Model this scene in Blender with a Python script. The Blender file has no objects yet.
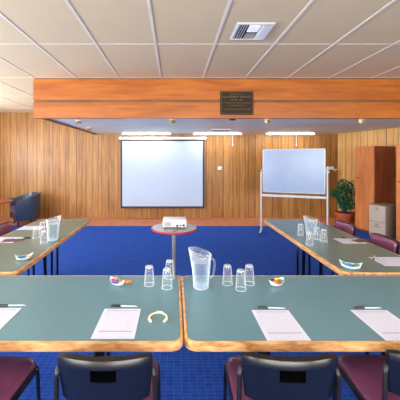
import bpy, bmesh, math, random
from mathutils import Vector, Matrix
random.seed(7)
C = bpy.context.scene
COL = C.collection
PI = math.pi

# ------------------------------------------------------------------ helpers
def T(px, py, z=0.742):
    """a spot on the horizontal plane z, read off the photograph's perspective"""
    d = 285 * (1.6 - z) / (py - 160)
    return ((px - 174) * d / 285, d, z)

def obj(name, bm, mat, parent=None, smooth=False, loc=None, rot=0):
    me = bpy.data.meshes.new(name)
    bmesh.ops.recalc_face_normals(bm, faces=bm.faces[:])
    bm.to_mesh(me); bm.free()
    for m in (mat if isinstance(mat, (list, tuple)) else [mat]):
        me.materials.append(m)
    if smooth:
        for p in me.polygons: p.use_smooth = True
    o = bpy.data.objects.new(name, me); COL.objects.link(o)
    if parent: o.parent = parent
    if loc is not None: o.location = loc
    if rot: o.rotation_euler = (0, 0, rot)
    if smooth == 'auto':
        md = o.modifiers.new('split', 'EDGE_SPLIT'); md.split_angle = math.radians(38)
    return o

def tag(o, label=None, cat=None, group=None, kind=None):
    if label: o['label'] = label
    if cat: o['category'] = cat
    if group: o['group'] = group
    if kind: o['kind'] = kind
    return o

def thing(name, label, cat, loc=(0, 0, 0), rz=0, group=None):
    o = bpy.data.objects.new(name, None); COL.objects.link(o)
    o.empty_display_size = .1
    o.location = loc; o.rotation_euler = (0, 0, rz)
    return tag(o, label, cat, group)

def dup(root, loc, rz, label):
    r = root.copy(); COL.objects.link(r); r.location = loc; r.rotation_euler = (0, 0, rz)
    r['label'] = label
    for ch in list(root.children):
        c = ch.copy(); COL.objects.link(c); c.parent = r
        for g in list(ch.children):
            d = g.copy(); COL.objects.link(d); d.parent = c
    return r

def box(bm, x0, x1, y0, y1, z0, z1, bevel=0, mi=0):
    r = bmesh.ops.create_cube(bm, size=1)
    vs = r['verts']
    for v in vs:
        v.co = Vector(((x0 + x1) / 2 + v.co.x * (x1 - x0), (y0 + y1) / 2 + v.co.y * (y1 - y0),
                       (z0 + z1) / 2 + v.co.z * (z1 - z0)))
    fs = {f for v in vs for f in v.link_faces}
    for f in fs: f.material_index = mi
    if bevel:
        es = list({e for v in vs for e in v.link_edges})
        bmesh.ops.bevel(bm, geom=es, offset=bevel, segments=3, profile=.5, affect='EDGES')
    return vs

def tube(bm, pts, r, n=10, cap=True):
    pts = [Vector(p) for p in pts]
    rings = []
    rr = r if isinstance(r, (list, tuple)) else [r] * len(pts)
    up = None
    for i, p in enumerate(pts):
        if i == 0: t = pts[1] - p
        elif i == len(pts) - 1: t = p - pts[i - 1]
        else: t = (pts[i + 1] - p).normalized() + (p - pts[i - 1]).normalized()
        t.normalize()
        if up is None:
            up = Vector((0, 0, 1)) if abs(t.z) < .9 else Vector((1, 0, 0))
        a = t.cross(up).normalized(); b = a.cross(t).normalized(); up = b
        rings.append([bm.verts.new(p + rr[i] * (math.cos(2 * PI * k / n) * a + math.sin(2 * PI * k / n) * b)) for k in range(n)])
    for i in range(len(rings) - 1):
        for k in range(n):
            bm.faces.new((rings[i][k], rings[i][(k + 1) % n], rings[i + 1][(k + 1) % n], rings[i + 1][k]))
    if cap:
        bm.faces.new(rings[0][::-1]); bm.faces.new(rings[-1])

def lathe(bm, prof, n=32, c=(0, 0), closed=False, warp=None):
    rings = []
    for r, z in prof:
        ring = []
        for k in range(n):
            a = 2 * PI * k / n
            p = Vector((c[0] + r * math.cos(a), c[1] + r * math.sin(a), z))
            if warp: p = warp(p, a)
            ring.append(bm.verts.new(p))
        rings.append(ring)
    m = len(rings)
    for i in range(m if closed else m - 1):
        A, B = rings[i], rings[(i + 1) % m]
        for k in range(n):
            bm.faces.new((A[k], A[(k + 1) % n], B[(k + 1) % n], B[k]))
    if not closed:
        bm.faces.new(rings[0][::-1]); bm.faces.new(rings[-1])

def prism(bm, poly, z0, z1):
    a = [bm.verts.new((x, y, z0)) for x, y in poly]
    b = [bm.verts.new((x, y, z1)) for x, y in poly]
    n = len(poly)
    bm.faces.new(a[::-1]); bm.faces.new(b)
    for i in range(n):
        bm.faces.new((a[i], a[(i + 1) % n], b[(i + 1) % n], b[i]))

def rrect(x0, x1, y0, y1, r, inset=0, n=6):
    x0 += inset; x1 -= inset; y0 += inset; y1 -= inset; r = max(r - inset, .004)
    out = []
    for cx, cy, a0 in ((x1 - r, y1 - r, 0), (x0 + r, y1 - r, 90), (x0 + r, y0 + r, 180), (x1 - r, y0 + r, 270)):
        for k in range(n + 1):
            a = math.radians(a0 + 90 * k / n)
            out.append((cx + r * math.cos(a), cy + r * math.sin(a)))
    return out

def loops(bm, lps, close=True, capends=False):
    rings = [[bm.verts.new(p) for p in l] for l in lps]
    n = len(rings[0]); m = len(rings)
    for i in range(m if close else m - 1):
        A, B = rings[i], rings[(i + 1) % m]
        for k in range(n):
            bm.faces.new((A[k], A[(k + 1) % n], B[(k + 1) % n], B[k]))
    if capends:
        bm.faces.new(rings[0][::-1]); bm.faces.new(rings[-1])

def NB(): return bmesh.new()

# ------------------------------------------------------------------ materials
def srgb(r, g, b):
    f = lambda c: (c / 255 / 12.92) if c <= 10.3 else ((c / 255 + .055) / 1.055) ** 2.4
    return (f(r), f(g), f(b), 1)

def newmat(name):
    m = bpy.data.materials.new(name); m.use_nodes = True
    nt = m.node_tree
    return m, nt, nt.nodes['Principled BSDF']

def plain(name, rgb, rough=.5, metal=0, spec=.5, noise=.06, scale=30, coat=0, bump=0):
    """base colour with a fine procedural mottling"""
    m, nt, b = newmat(name)
    b.inputs['Roughness'].default_value = rough
    b.inputs['Metallic'].default_value = metal
    b.inputs['Specular IOR Level'].default_value = spec
    b.inputs['Coat Weight'].default_value = coat
    tc = nt.nodes.new('ShaderNodeTexCoord')
    nz = nt.nodes.new('ShaderNodeTexNoise'); nz.inputs['Scale'].default_value = scale
    nt.links.new(tc.outputs['Object'], nz.inputs['Vector'])
    hs = nt.nodes.new('ShaderNodeMapRange')
    hs.inputs['To Min'].default_value = 1 - noise; hs.inputs['To Max'].default_value = 1 + noise
    nt.links.new(nz.outputs['Fac'], hs.inputs['Value'])
    mx = nt.nodes.new('ShaderNodeVectorMath'); mx.operation = 'SCALE'
    mx.inputs[0].default_value = srgb(*rgb)[:3]
    nt.links.new(hs.outputs[0], mx.inputs['Scale'])
    nt.links.new(mx.outputs[0], b.inputs['Base Color'])
    if bump:
        bp = nt.nodes.new('ShaderNodeBump'); bp.inputs['Strength'].default_value = bump; bp.inputs['Distance'].default_value = .002
        nt.links.new(nz.outputs['Fac'], bp.inputs['Height']); nt.links.new(bp.outputs[0], b.inputs['Normal'])
    return m

def ramp(nt, stops, interp='LINEAR'):
    r = nt.nodes.new('ShaderNodeValToRGB'); r.color_ramp.interpolation = interp
    e = r.color_ramp.elements
    while len(e) > 1: e.remove(e[-1])
    e[0].position = stops[0][0]; e[0].color = stops[0][1]
    for p, c in stops[1:]:
        x = e.new(p); x.color = c
    return r

def wood(name, dark, mid, light, scale=(1, 1, 1), rough=.4, nscale=6, detail=5, coat=0, distort=.6):
    m, nt, b = newmat(name)
    tc = nt.nodes.new('ShaderNodeTexCoord')
    mp = nt.nodes.new('ShaderNodeMapping'); mp.inputs['Scale'].default_value = scale
    nt.links.new(tc.outputs['Object'], mp.inputs['Vector'])
    nz = nt.nodes.new('ShaderNodeTexNoise'); nz.inputs['Scale'].default_value = nscale
    nz.inputs['Detail'].default_value = detail; nz.inputs['Distortion'].default_value = distort
    nt.links.new(mp.outputs[0], nz.inputs['Vector'])
    r = ramp(nt, [(.28, srgb(*dark)), (.5, srgb(*mid)), (.72, srgb(*light))])
    nt.links.new(nz.outputs['Fac'], r.inputs['Fac'])
    nt.links.new(r.outputs['Color'], b.inputs['Base Color'])
    b.inputs['Roughness'].default_value = rough
    b.inputs['Coat Weight'].default_value = coat
    return m

def panelling(name, tones, groove, rough=.3):
    """sheet panelling: repeating sheets 1.35 m wide, each with random-width boards"""
    m, nt, b = newmat(name)
    L = nt.links
    tc = nt.nodes.new('ShaderNodeTexCoord')
    sp = nt.nodes.new('ShaderNodeSeparateXYZ'); L.new(tc.outputs['Object'], sp.inputs[0])
    div = nt.nodes.new('ShaderNodeMath'); div.operation = 'DIVIDE'; div.inputs[1].default_value = 1.35
    L.new(sp.outputs['X'], div.inputs[0])
    fr = nt.nodes.new('ShaderNodeMath'); fr.operation = 'FRACT'; L.new(div.outputs[0], fr.inputs[0])
    bounds = [0, .12, .2, .34, .45, .52, .66, .78, .85, 1.0]
    # groove mask
    st = [(0, (0, 0, 0, 1)), (.008, (1, 1, 1, 1))]
    for x in bounds[1:-1]:
        st += [(x - .005, (.3, .3, .3, 1)), (x + .005, (1, 1, 1, 1))]
    g = ramp(nt, st[:30], 'CONSTANT'); L.new(fr.outputs[0], g.inputs['Fac'])
    # board tone : random per board from floor(x/1.35) + board steps
    st2 = []
    rnd = random.Random(3)
    for i, x in enumerate(bounds[:-1]):
        v = rnd.random(); st2.append((x, (v, v, v, 1)))
    bt = ramp(nt, st2, 'CONSTANT'); L.new(fr.outputs[0], bt.inputs['Fac'])
    fl = nt.nodes.new('ShaderNodeMath'); fl.operation = 'FLOOR'; L.new(div.outputs[0], fl.inputs[0])
    ad = nt.nodes.new('ShaderNodeMath'); ad.operation = 'MULTIPLY_ADD'
    L.new(bt.outputs['Color'], ad.inputs[0]); ad.inputs[1].default_value = 17.3; L.new(fl.outputs[0], ad.inputs[2])
    wn = nt.nodes.new('ShaderNodeTexWhiteNoise'); wn.noise_dimensions = '1D'; L.new(ad.outputs[0], wn.inputs['W'])
    mp = nt.nodes.new('ShaderNodeMapping'); mp.inputs['Scale'].default_value = (16, 16, .9)
    L.new(tc.outputs['Object'], mp.inputs['Vector'])
    nz = nt.nodes.new('ShaderNodeTexNoise'); nz.inputs['Scale'].default_value = 1.5; nz.inputs['Detail'].default_value = 5
    nz.inputs['Distortion'].default_value = .8
    L.new(mp.outputs[0], nz.inputs['Vector'])
    nz2 = nt.nodes.new('ShaderNodeTexNoise'); nz2.inputs['Scale'].default_value = 1.2; nz2.inputs['Detail'].default_value = 2
    L.new(tc.outputs['Object'], nz2.inputs['Vector'])
    a = nt.nodes.new('ShaderNodeMath'); a.operation = 'MULTIPLY_ADD'; a.inputs[1].default_value = .22
    L.new(wn.outputs['Value'], a.inputs[0]); L.new(nz.outputs['Fac'], a.inputs[2])
    a2 = nt.nodes.new('ShaderNodeMath'); a2.operation = 'MULTIPLY_ADD'; a2.inputs[1].default_value = .35
    L.new(nz2.outputs['Fac'], a2.inputs[0]); L.new(a.outputs[0], a2.inputs[2])
    r = ramp(nt, [(.55, srgb(*tones[0])), (.75, srgb(*tones[1])), (1.0, srgb(*tones[2]))])
    L.new(a2.outputs[0], r.inputs['Fac'])
    mx = nt.nodes.new('ShaderNodeMix'); mx.data_type = 'RGBA'
    mx.inputs['A'].default_value = srgb(*groove)
    L.new(g.outputs['Color'], mx.inputs['Factor']); L.new(r.outputs['Color'], mx.inputs['B'])
    L.new(mx.outputs['Result'], b.inputs['Base Color'])
    b.inputs['Roughness'].default_value = rough
    bp = nt.nodes.new('ShaderNodeBump'); bp.inputs['Strength'].default_value = .5; bp.inputs['Distance'].default_value = .004
    L.new(g.outputs['Color'], bp.inputs['Height']); L.new(bp.outputs[0], b.inputs['Normal'])
    return m

def carpet_mat():
    m, nt, b = newmat('blue carpet'); L = nt.links
    tc = nt.nodes.new('ShaderNodeTexCoord')
    br = nt.nodes.new('ShaderNodeTexBrick')
    br.inputs['Scale'].default_value = 1.0
    br.inputs['Brick Width'].default_value = .032; br.inputs['Row Height'].default_value = .056
    br.inputs['Mortar Size'].default_value = .0055; br.inputs['Mortar Smooth'].default_value = 1; br.offset = 0.0
    br.inputs['Color1'].default_value = (.66, .66, .66, 1); br.inputs['Color2'].default_value = (.48, .48, .48, 1)
    br.inputs['Mortar'].default_value = (.92, .92, .92, 1)
    mp = nt.nodes.new('ShaderNodeMapping'); mp.inputs['Rotation'].default_value = (0, 0, math.radians(90))
    L.new(tc.outputs['Object'], mp.inputs[0]); L.new(mp.outputs[0], br.inputs['Vector'])
    nz = nt.nodes.new('ShaderNodeTexNoise'); nz.inputs['Scale'].default_value = 160; nz.inputs['Detail'].default_value = 3
    L.new(tc.outputs['Object'], nz.inputs['Vector'])
    mu = nt.nodes.new('ShaderNodeMath'); mu.operation = 'MULTIPLY_ADD'; mu.inputs[1].default_value = .5
    L.new(br.outputs['Color'], mu.inputs[0]); L.new(nz.outputs['Fac'], mu.inputs[2])
    r = ramp(nt, [(.45, srgb(*CARPET[0])), (.8, srgb(*CARPET[1])), (1.15 if 0 else 1.0, srgb(*CARPET[2]))])
    L.new(mu.outputs[0], r.inputs['Fac']); L.new(r.outputs['Color'], b.inputs['Base Color'])
    b.inputs['Roughness'].default_value = .95; b.inputs['Specular IOR Level'].default_value = .1
    bp = nt.nodes.new('ShaderNodeBump'); bp.inputs['Strength'].default_value = .6; bp.inputs['Distance'].default_value = .004
    L.new(mu.outputs[0], bp.inputs['Height']); L.new(bp.outputs[0], b.inputs['Normal'])
    return m
CARPET = ((20, 42, 112), (36, 72, 166), (60, 106, 202))

def glassy(name, tint=(.93, .96, 1), milk=.06, fres=1.3):
    """thin clear plastic: fresnel reflection over a clear, very slightly milky body"""
    m = bpy.data.materials.new(name); m.use_nodes = True; nt = m.node_tree
    for n in list(nt.nodes): nt.nodes.remove(n)
    o = nt.nodes.new('ShaderNodeOutputMaterial')
    tr = nt.nodes.new('ShaderNodeBsdfTransparent'); tr.inputs[0].default_value = (*tint, 1)
    df = nt.nodes.new('ShaderNodeBsdfTranslucent'); df.inputs[0].default_value = (.88, .95, 1, 1)
    df2 = nt.nodes.new('ShaderNodeBsdfDiffuse'); df2.inputs[0].default_value = (.88, .95, 1, 1)
    md = nt.nodes.new('ShaderNodeMixShader'); nt.links.new(df.outputs[0], md.inputs[1]); nt.links.new(df2.outputs[0], md.inputs[2])
    lw = nt.nodes.new('ShaderNodeLayerWeight'); lw.inputs[0].default_value = .5
    mr = nt.nodes.new('ShaderNodeMapRange'); mr.inputs['To Min'].default_value = milk; mr.inputs['To Max'].default_value = .8
    pw = nt.nodes.new('ShaderNodeMath'); pw.operation = 'POWER'; pw.inputs[1].default_value = 2.2
    nt.links.new(lw.outputs['Facing'], pw.inputs[0]); nt.links.new(pw.outputs[0], mr.inputs['Value'])
    m1 = nt.nodes.new('ShaderNodeMixShader'); nt.links.new(mr.outputs[0], m1.inputs[0])
    nt.links.new(tr.outputs[0], m1.inputs[1]); nt.links.new(md.outputs[0], m1.inputs[2])
    p3 = nt.nodes.new('ShaderNodeMath'); p3.operation = 'POWER'; p3.inputs[1].default_value = 3.5
    nt.links.new(lw.outputs['Facing'], p3.inputs[0])
    fr = nt.nodes.new('ShaderNodeMapRange'); fr.inputs['To Min'].default_value = (fres - 1) * .12; fr.inputs['To Max'].default_value = .3
    nt.links.new(p3.outputs[0], fr.inputs['Value'])
    gl = nt.nodes.new('ShaderNodeBsdfGlossy'); gl.inputs['Roughness'].default_value = .22
    m2 = nt.nodes.new('ShaderNodeMixShader'); nt.links.new(fr.outputs[0], m2.inputs[0])
    nt.links.new(m1.outputs[0], m2.inputs[1]); md.inputs[0].default_value = .8; nt.links.new(gl.outputs[0], m2.inputs[2])
    nt.links.new(m2.outputs[0], o.inputs[0])
    return m

def emit(name, rgb, s):
    m, nt, b = newmat(name)
    b.inputs['Base Color'].default_value = (.9, .9, .9, 1)
    b.inputs['Emission Color'].default_value = (*rgb, 1); b.inputs['Emission Strength'].default_value = s
    return m

def sheet_mat(name, base, lines, rules, sx, sy):
    """printed page: faint rows of text, darker rules.  local x 0..sx, y 0..sy (top = sy)"""
    m, nt, b = newmat(name); L = nt.links
    tc = nt.nodes.new('ShaderNodeTexCoord'); sp = nt.nodes.new('ShaderNodeSeparateXYZ'); L.new(tc.outputs['Object'], sp.inputs[0])
    st = [(0, (0, 0, 0, 1))]
    for y0, y1, v in rules: st += [(y0, (v, v, v, 1)), (y1, (0, 0, 0, 1))]
    fy = nt.nodes.new('ShaderNodeMath'); fy.operation = 'DIVIDE'; fy.inputs[1].default_value = sy; L.new(sp.outputs['Y'], fy.inputs[0])
    r1 = ramp(nt, st, 'CONSTANT'); L.new(fy.outputs[0], r1.inputs['Fac'])
    w = nt.nodes.new('ShaderNodeMath'); w.operation = 'MULTIPLY'; w.inputs[1].default_value = lines; L.new(fy.outputs[0], w.inputs[0])
    f = nt.nodes.new('ShaderNodeMath'); f.operation = 'FRACT'; L.new(w.outputs[0], f.inputs[0])
    r2 = ramp(nt, [(0, (0, 0, 0, 1)), (.55, (.22, .22, .22, 1))], 'CONSTANT'); L.new(f.outputs[0], r2.inputs['Fac'])
    nz = nt.nodes.new('ShaderNodeTexNoise'); nz.inputs['Scale'].default_value = 180; L.new(tc.outputs['Object'], nz.inputs['Vector'])
    r4 = ramp(nt, [(.48, (0, 0, 0, 1)), (.52, (1, 1, 1, 1))]); L.new(nz.outputs['Fac'], r4.inputs['Fac'])
    fx = nt.nodes.new('ShaderNodeMath'); fx.operation = 'DIVIDE'; fx.inputs[1].default_value = sx; L.new(sp.outputs['X'], fx.inputs[0])
    r3 = ramp(nt, [(0, (0, 0, 0, 1)), (.1, (1, 1, 1, 1)), (.9, (0, 0, 0, 1))], 'CONSTANT'); L.new(fx.outputs[0], r3.inputs['Fac'])
    a = nt.nodes.new('ShaderNodeMath'); a.operation = 'MULTIPLY'; L.new(r2.outputs[0], a.inputs[0]); L.new(r4.outputs[0], a.inputs[1])
    c = nt.nodes.new('ShaderNodeMath'); c.operation = 'MAXIMUM'; L.new(a.outputs[0], c.inputs[0]); L.new(r1.outputs[0], c.inputs[1])
    d = nt.nodes.new('ShaderNodeMath'); d.operation = 'MULTIPLY'; L.new(c.outputs[0], d.inputs[0]); L.new(r3.outputs[0], d.inputs[1])
    mx = nt.nodes.new('ShaderNodeMix'); mx.data_type = 'RGBA'
    mx.inputs['A'].default_value = srgb(*base); mx.inputs['B'].default_value = srgb(74, 60, 96)
    L.new(d.outputs[0], mx.inputs['Factor']); L.new(mx.outputs['Result'], b.inputs['Base Color'])
    b.inputs['Roughness'].default_value = .7
    return m

M = dict(
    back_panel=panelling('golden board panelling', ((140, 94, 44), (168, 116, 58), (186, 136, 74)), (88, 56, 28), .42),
    right_panel=panelling('pale board panelling', ((194, 146, 80), (220, 170, 102), (234, 190, 124)), (104, 66, 34), .32),  # back wall's boards made paler; side light put into the tones
    plaster=plain('painted plaster', (200, 190, 172), .8),
    ceil=plain('ceiling board', (216, 196, 160), .75, noise=.03, scale=3),
    grid=plain('ceiling grid', (228, 222, 210), .5, noise=.02),
    ceil_low=plain('lower ceiling paint', (230, 241, 232), .55, noise=.03, scale=2),
    carpet=carpet_mat(),
    vinyl=wood('reddish vinyl floor', (166, 102, 76), (196, 126, 98), (210, 144, 114), (3, 8, 1), .35, 2),
    beam=wood('orange varnished beam', (150, 78, 18), (174, 94, 24), (192, 112, 36), (.8, 6, 9), .38, 1.6, coat=.2),
    beam_dark=wood('dark beam strip', (100, 62, 26), (124, 78, 34), (140, 92, 44), (1, 6, 9), .5, 2),
    laminate=plain('grey green laminate', (94, 134, 148), .24, noise=.04, scale=4, spec=.5),
    laminate_side=plain('grey green laminate worn', (100, 124, 122), .24, noise=.04, scale=4, spec=.5),  # same laminate, browner; the reflected wood wall put into the colour
    oak=wood('oak edging', (150, 100, 52), (206, 156, 98), (228, 186, 130), (3.5, 12, 12), .4, 3, 6),
    oak_y=wood('oak edging grain', (132, 82, 38), (196, 142, 84), (222, 176, 120), (2.2, 14, 14), .4, 3, 6),
    black=plain('black plastic', (14, 15, 18), .28, spec=.6, noise=.2, scale=60),
    black_metal=plain('black painted steel', (15, 15, 18), .4, spec=.5),
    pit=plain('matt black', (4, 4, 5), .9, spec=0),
    plum=plain('plum vinyl', (120, 64, 92), .3, noise=.12, scale=9, coat=.3),
    piping=plain('dark piping', (30, 18, 24), .4),
    white=plain('white enamel', (232, 234, 238), .35, noise=.02),
    screen=plain('projection fabric', (184, 202, 228), .75, noise=.03, scale=3),
    board=plain('whiteboard enamel', (150, 170, 204), .22, noise=.12, scale=3),
    alu=plain('aluminium', (160, 168, 178), .35, .6, noise=.04),
    darkgrey=plain('dark grey trim', (44, 48, 54), .5),
    steel=plain('grey painted steel', (150, 154, 156), .35, .2),
    grey_top=plain('speckled grey laminate', (158, 156, 160), .25, noise=.2, scale=50),
    red_edge=plain('red table edging', (186, 44, 40), .4),
    taupe=plain('filing cabinet side grey', (146, 128, 112), .5, noise=.03),  # drawer grey darkened; shade on the cabinet's side put into the colour
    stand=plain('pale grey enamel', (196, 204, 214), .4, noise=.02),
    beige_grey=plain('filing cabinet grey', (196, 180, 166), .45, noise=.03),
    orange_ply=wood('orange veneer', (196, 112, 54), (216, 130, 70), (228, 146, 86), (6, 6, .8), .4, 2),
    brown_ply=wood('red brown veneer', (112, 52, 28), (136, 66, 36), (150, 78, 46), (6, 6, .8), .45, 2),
    terracotta=plain('terracotta', (188, 92, 60), .7, noise=.1),
    soil=plain('soil', (48, 34, 26), .95, noise=.3, scale=80),
    leaf=plain('leaf green', (52, 116, 82), .35, noise=.45, scale=14),
    stem=plain('stem brown', (92, 74, 44), .8),
    navy=plain('navy leather', (46, 62, 86), .4, noise=.1, scale=10, coat=.1),
    mauve=plain('mauve seat fabric', (120, 96, 122), .8),
    redwood=wood('red brown table top', (120, 56, 44), (150, 76, 60), (166, 90, 72), (3, 9, 3), .35, 2),
    plastic=glassy('clear plastic', (.985, .992, 1), milk=.035),
    water=glassy('water', (.86, .94, 1), .02, 1.2),
    rim=glassy('thick clear rim', (.95, .98, 1), milk=.45),
    paper=sheet_mat('printed page', (206, 208, 230), 26, [(.2, .215, .85), (.90, .915, .6)], .21, .28),
    leaflet=plain('dark purple leaflet', (92, 60, 90), .35, noise=.35, scale=20),
    photo=plain('dark photo leaflet', (96, 58, 54), .35, noise=.6, scale=24),
    pen_clear=plain('pale pen barrel', (176, 194, 200), .2, noise=.03),
    cream=plain('cream beads', (232, 216, 178), .4),
    paperwhite=plain('white folded card', (226, 232, 236), .5),
    bronze=plain('bronze plate', (48, 32, 16), .6, .05, spec=.3, noise=.15, scale=20),
    bronze_hi=plain('raised bronze lettering', (122, 98, 64), .5, .1),
    brass=plain('brass fitting', (206, 160, 92), .3, .4),
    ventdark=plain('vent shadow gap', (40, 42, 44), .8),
    tube=emit('fluorescent tube', (1, .93, .74), 24),
    troffer=emit('ceiling light diffuser', (1, .95, .86), 5),
    glass=glassy('window glass', (1, 1, 1), 0),
)
def candy_mat(name, rgb): return plain(name, rgb, .25, noise=.15, scale=60, coat=.4)

# ------------------------------------------------------------------ the room
HC = 2.91     # upper ceiling
LC = 2.317    # lower ceiling over the far end
YB = 7.86     # back wall
K = .296      # right wall splay
XL = -5.3; YF = -2.6
def xr(y): return 4.5 + K * (YB - y)

bm = NB(); box(bm, XL, xr(YF), YF, 6.91, -.06, 0)
tag(obj('floor', bm, M['carpet']), kind='structure')
bm = NB(); prism(bm, [(XL, 6.91), (xr(6.91), 6.91), (4.5, YB), (XL, YB)], -.06, 0)
tag(obj('floor', bm, M['vinyl']), kind='structure')
bm = NB(); box(bm, 0, 4.5 - XL + .3, 0, .1, 0, HC + .1)
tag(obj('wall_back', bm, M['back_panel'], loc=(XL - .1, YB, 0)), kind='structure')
# right wall runs towards the camera, local x along it
ar = math.atan2(-1, K); Lr = (YB - YF) * math.hypot(1, K)
bm = NB(); box(bm, -.03, Lr + .2, 0, .1, 0, HC + .1)
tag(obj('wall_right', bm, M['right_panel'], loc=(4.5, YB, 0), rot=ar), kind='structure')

def wall_with_openings(name, length, ops, mat, loc, rot):
    """local x along the wall, openings (x0,x1,z0,z1)"""
    bm = NB(); x = 0
    for (a, b_, z0, z1) in ops:
        box(bm, x, a, 0, .1, 0, HC + .1)
        box(bm, a, b_, 0, .1, 0, z0); box(bm, a, b_, 0, .1, z1, HC + .1)
        x = b_
    box(bm, x, length, 0, .1, 0, HC + .1)
    return tag(obj(name, bm, mat, loc=loc, rot=rot), kind='structure')

wn = [0]
def window(parent_rot, origin, a, b_, z0, z1):  # guessed windows out of view, added to light the room
    wn[0] += 1
    w = bpy.data.objects.new('window_%d' % wn[0], None); COL.objects.link(w)
    w.location = origin; w.rotation_euler = (0, 0, parent_rot); w['kind'] = 'structure'
    bm = NB(); t = .05
    box(bm, a, b_, .01, .09, z0, z0 + t); box(bm, a, b_, .01, .09, z1 - t, z1)
    box(bm, a, a + t, .01, .09, z0, z1); box(bm, b_ - t, b_, .01, .09, z0, z1)
    box(bm, (a + b_) / 2 - t / 2, (a + b_) / 2 + t / 2, .01, .09, z0, z1)
    obj('window_frame', bm, M['white'], w)
    bm = NB(); box(bm, a + t, b_ - t, .045, .051, z0 + t, z1 - t)
    obj('pane', bm, M['glass'], w)

# left wall: local x from front (y=YF) up to the back when rotated +90
ops_l = [(.8, 2.8, .9, 2.4), (3.6, 5.6, .9, 2.4), (6.6, 9.0, .9, 2.4)]
wall_with_openings('wall_left', YB - YF, ops_l, M['plaster'], (XL, YF, 0), PI / 2)
for o_ in ops_l: window(PI / 2, (XL, YF, 0), *o_)
# wall behind the camera: local x runs from right to left (rotated 180)
ops_f = [(1.4, 4.4, .8, 2.4), (5.2, 8.2, .8, 2.4), (9.4, 12.2, .8, 2.4)]
XF = xr(YF)
wall_with_openings('wall_front', XF - XL, ops_f, M['plaster'], (XF, YF, 0), PI)
for o_ in ops_f: window(PI, (XF, YF, 0), *o_)

# upper ceiling with its exposed grid
bm = NB(); box(bm, XL, XF, YF, YB, HC, HC + .08)
ceil = tag(obj('ceiling', bm, M['ceil']), kind='structure')
bm = NB()
x = -.21 - .673 * 7
while x < XF:
    box(bm, x - .013, x + .013, YF, YB, HC - .006, HC + .01); x += .673
y = 3.22 - 1.31 * 4
while y < YB:
    box(bm, XL, XF, y - .006, y + .006, HC - .003, HC + .01); y += 1.31
obj('ceiling_grid', bm, M['grid'], ceil)

# lower ceiling, its edge moulding
bm = NB(); prism(bm, [(-2.24, 4.64), (xr(4.64), 4.64), (4.5, YB), (-2.12, YB)], LC, HC)
tag(obj('ceiling', bm, M['ceil_low']), kind='structure')
bm = NB(); prism(bm, [(-2.25, 4.64), (-2.19, 4.64), (-2.12, YB), (-2.18, YB)], LC - .022, HC)
tag(obj('trim_1', bm, M['beam_dark']), kind='structure')
# the beam across the room
bx0, bx1 = -2.25, xr(4.55)
beam = bpy.data.objects.new('trim_2', None); COL.objects.link(beam); beam['kind'] = 'structure'
bm = NB(); box(bm, bx0, bx1, 4.55, 4.64, 2.560, 2.892, .004); obj('upper_board', bm, M['beam'], beam)
bm = NB(); box(bm, bx0, bx1, 4.55, 4.64, 2.270, 2.520, .004); obj('lower_board', bm, M['beam'], beam)
bm = NB(); box(bm, bx0 + .01, bx1, 4.568, 4.64, 2.520, 2.560); box(bm, bx0 + .01, bx1, 4.56, 4.64, 2.892, HC)
obj('joint_strip', bm, M['beam_dark'], beam)

# ------------------------------------------------------------------ tables
def make_table(name, L, W, lam, label, loc, rz, inset=.3, group=None):
    t = thing(name, label, 'table', loc, rz, group)
    x0, x1, y0, y1 = -L / 2, L / 2, -W / 2, W / 2
    bm = NB(); prism(bm, rrect(x0, x1, y0, y1, .06, .017), .705, .742)
    obj('tabletop', bm, M[lam], t)
    ls = []
    for ins, z in ((.0155, .7425), (.008, .7425), (.002, .738), (0, .730), (0, .708), (.003, .700), (.010, .696), (.0155, .696)):
        ls.append([(x, y, z) for x, y in rrect(x0, x1, y0, y1, .06, ins)])
    bm = NB(); loops(bm, ls)
    obj('edging', bm, M['oak'], t, 'auto')
    for s in (-1, 1):
        xx = s * (L / 2 - inset)
        bm = NB()
        box(bm, xx - .02, xx + .02, -.30, .30, .675, .705)
        tr = obj('trestle_rail', bm, M['black_metal'], t)
        bm = NB(); box(bm, xx - .02, xx + .02, -.32, .32, 0, .04, .006)
        obj('foot', bm, M['black_metal'], tr)
        for yy in (0, .075, .16, .32):
            bm = NB(); tube(bm, [(xx, yy, .04), (xx, yy, .69)], .0145, 12)
            obj('leg', bm, M['black_metal'], tr, True)
    return t
make_table('conference_table', 1.86, .79, 'laminate', 'grey-green table with pale oak edge in front left, a cream bead loop on it', (.046 - .93, 1.730, 0), 0, .52)
make_table('conference_table', 1.86, .79, 'laminate', 'grey-green oak-edged table in front right, with a filled jug at its left corner', (.050 + .93, 1.730, 0), 0, .52)
make_table('conference_table', 1.98, .75, 'laminate_side', 'oak-edged table running away along the left side, in front of the tub armchair', (-1.2 - .375, 3.16, 0), PI / 2)
make_table('conference_table', 1.98, .75, 'laminate_side', 'oak-edged table running away along the right side, plum chairs on its far side', (1.29 + .375, 3.15, 0), -PI / 2)

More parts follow.
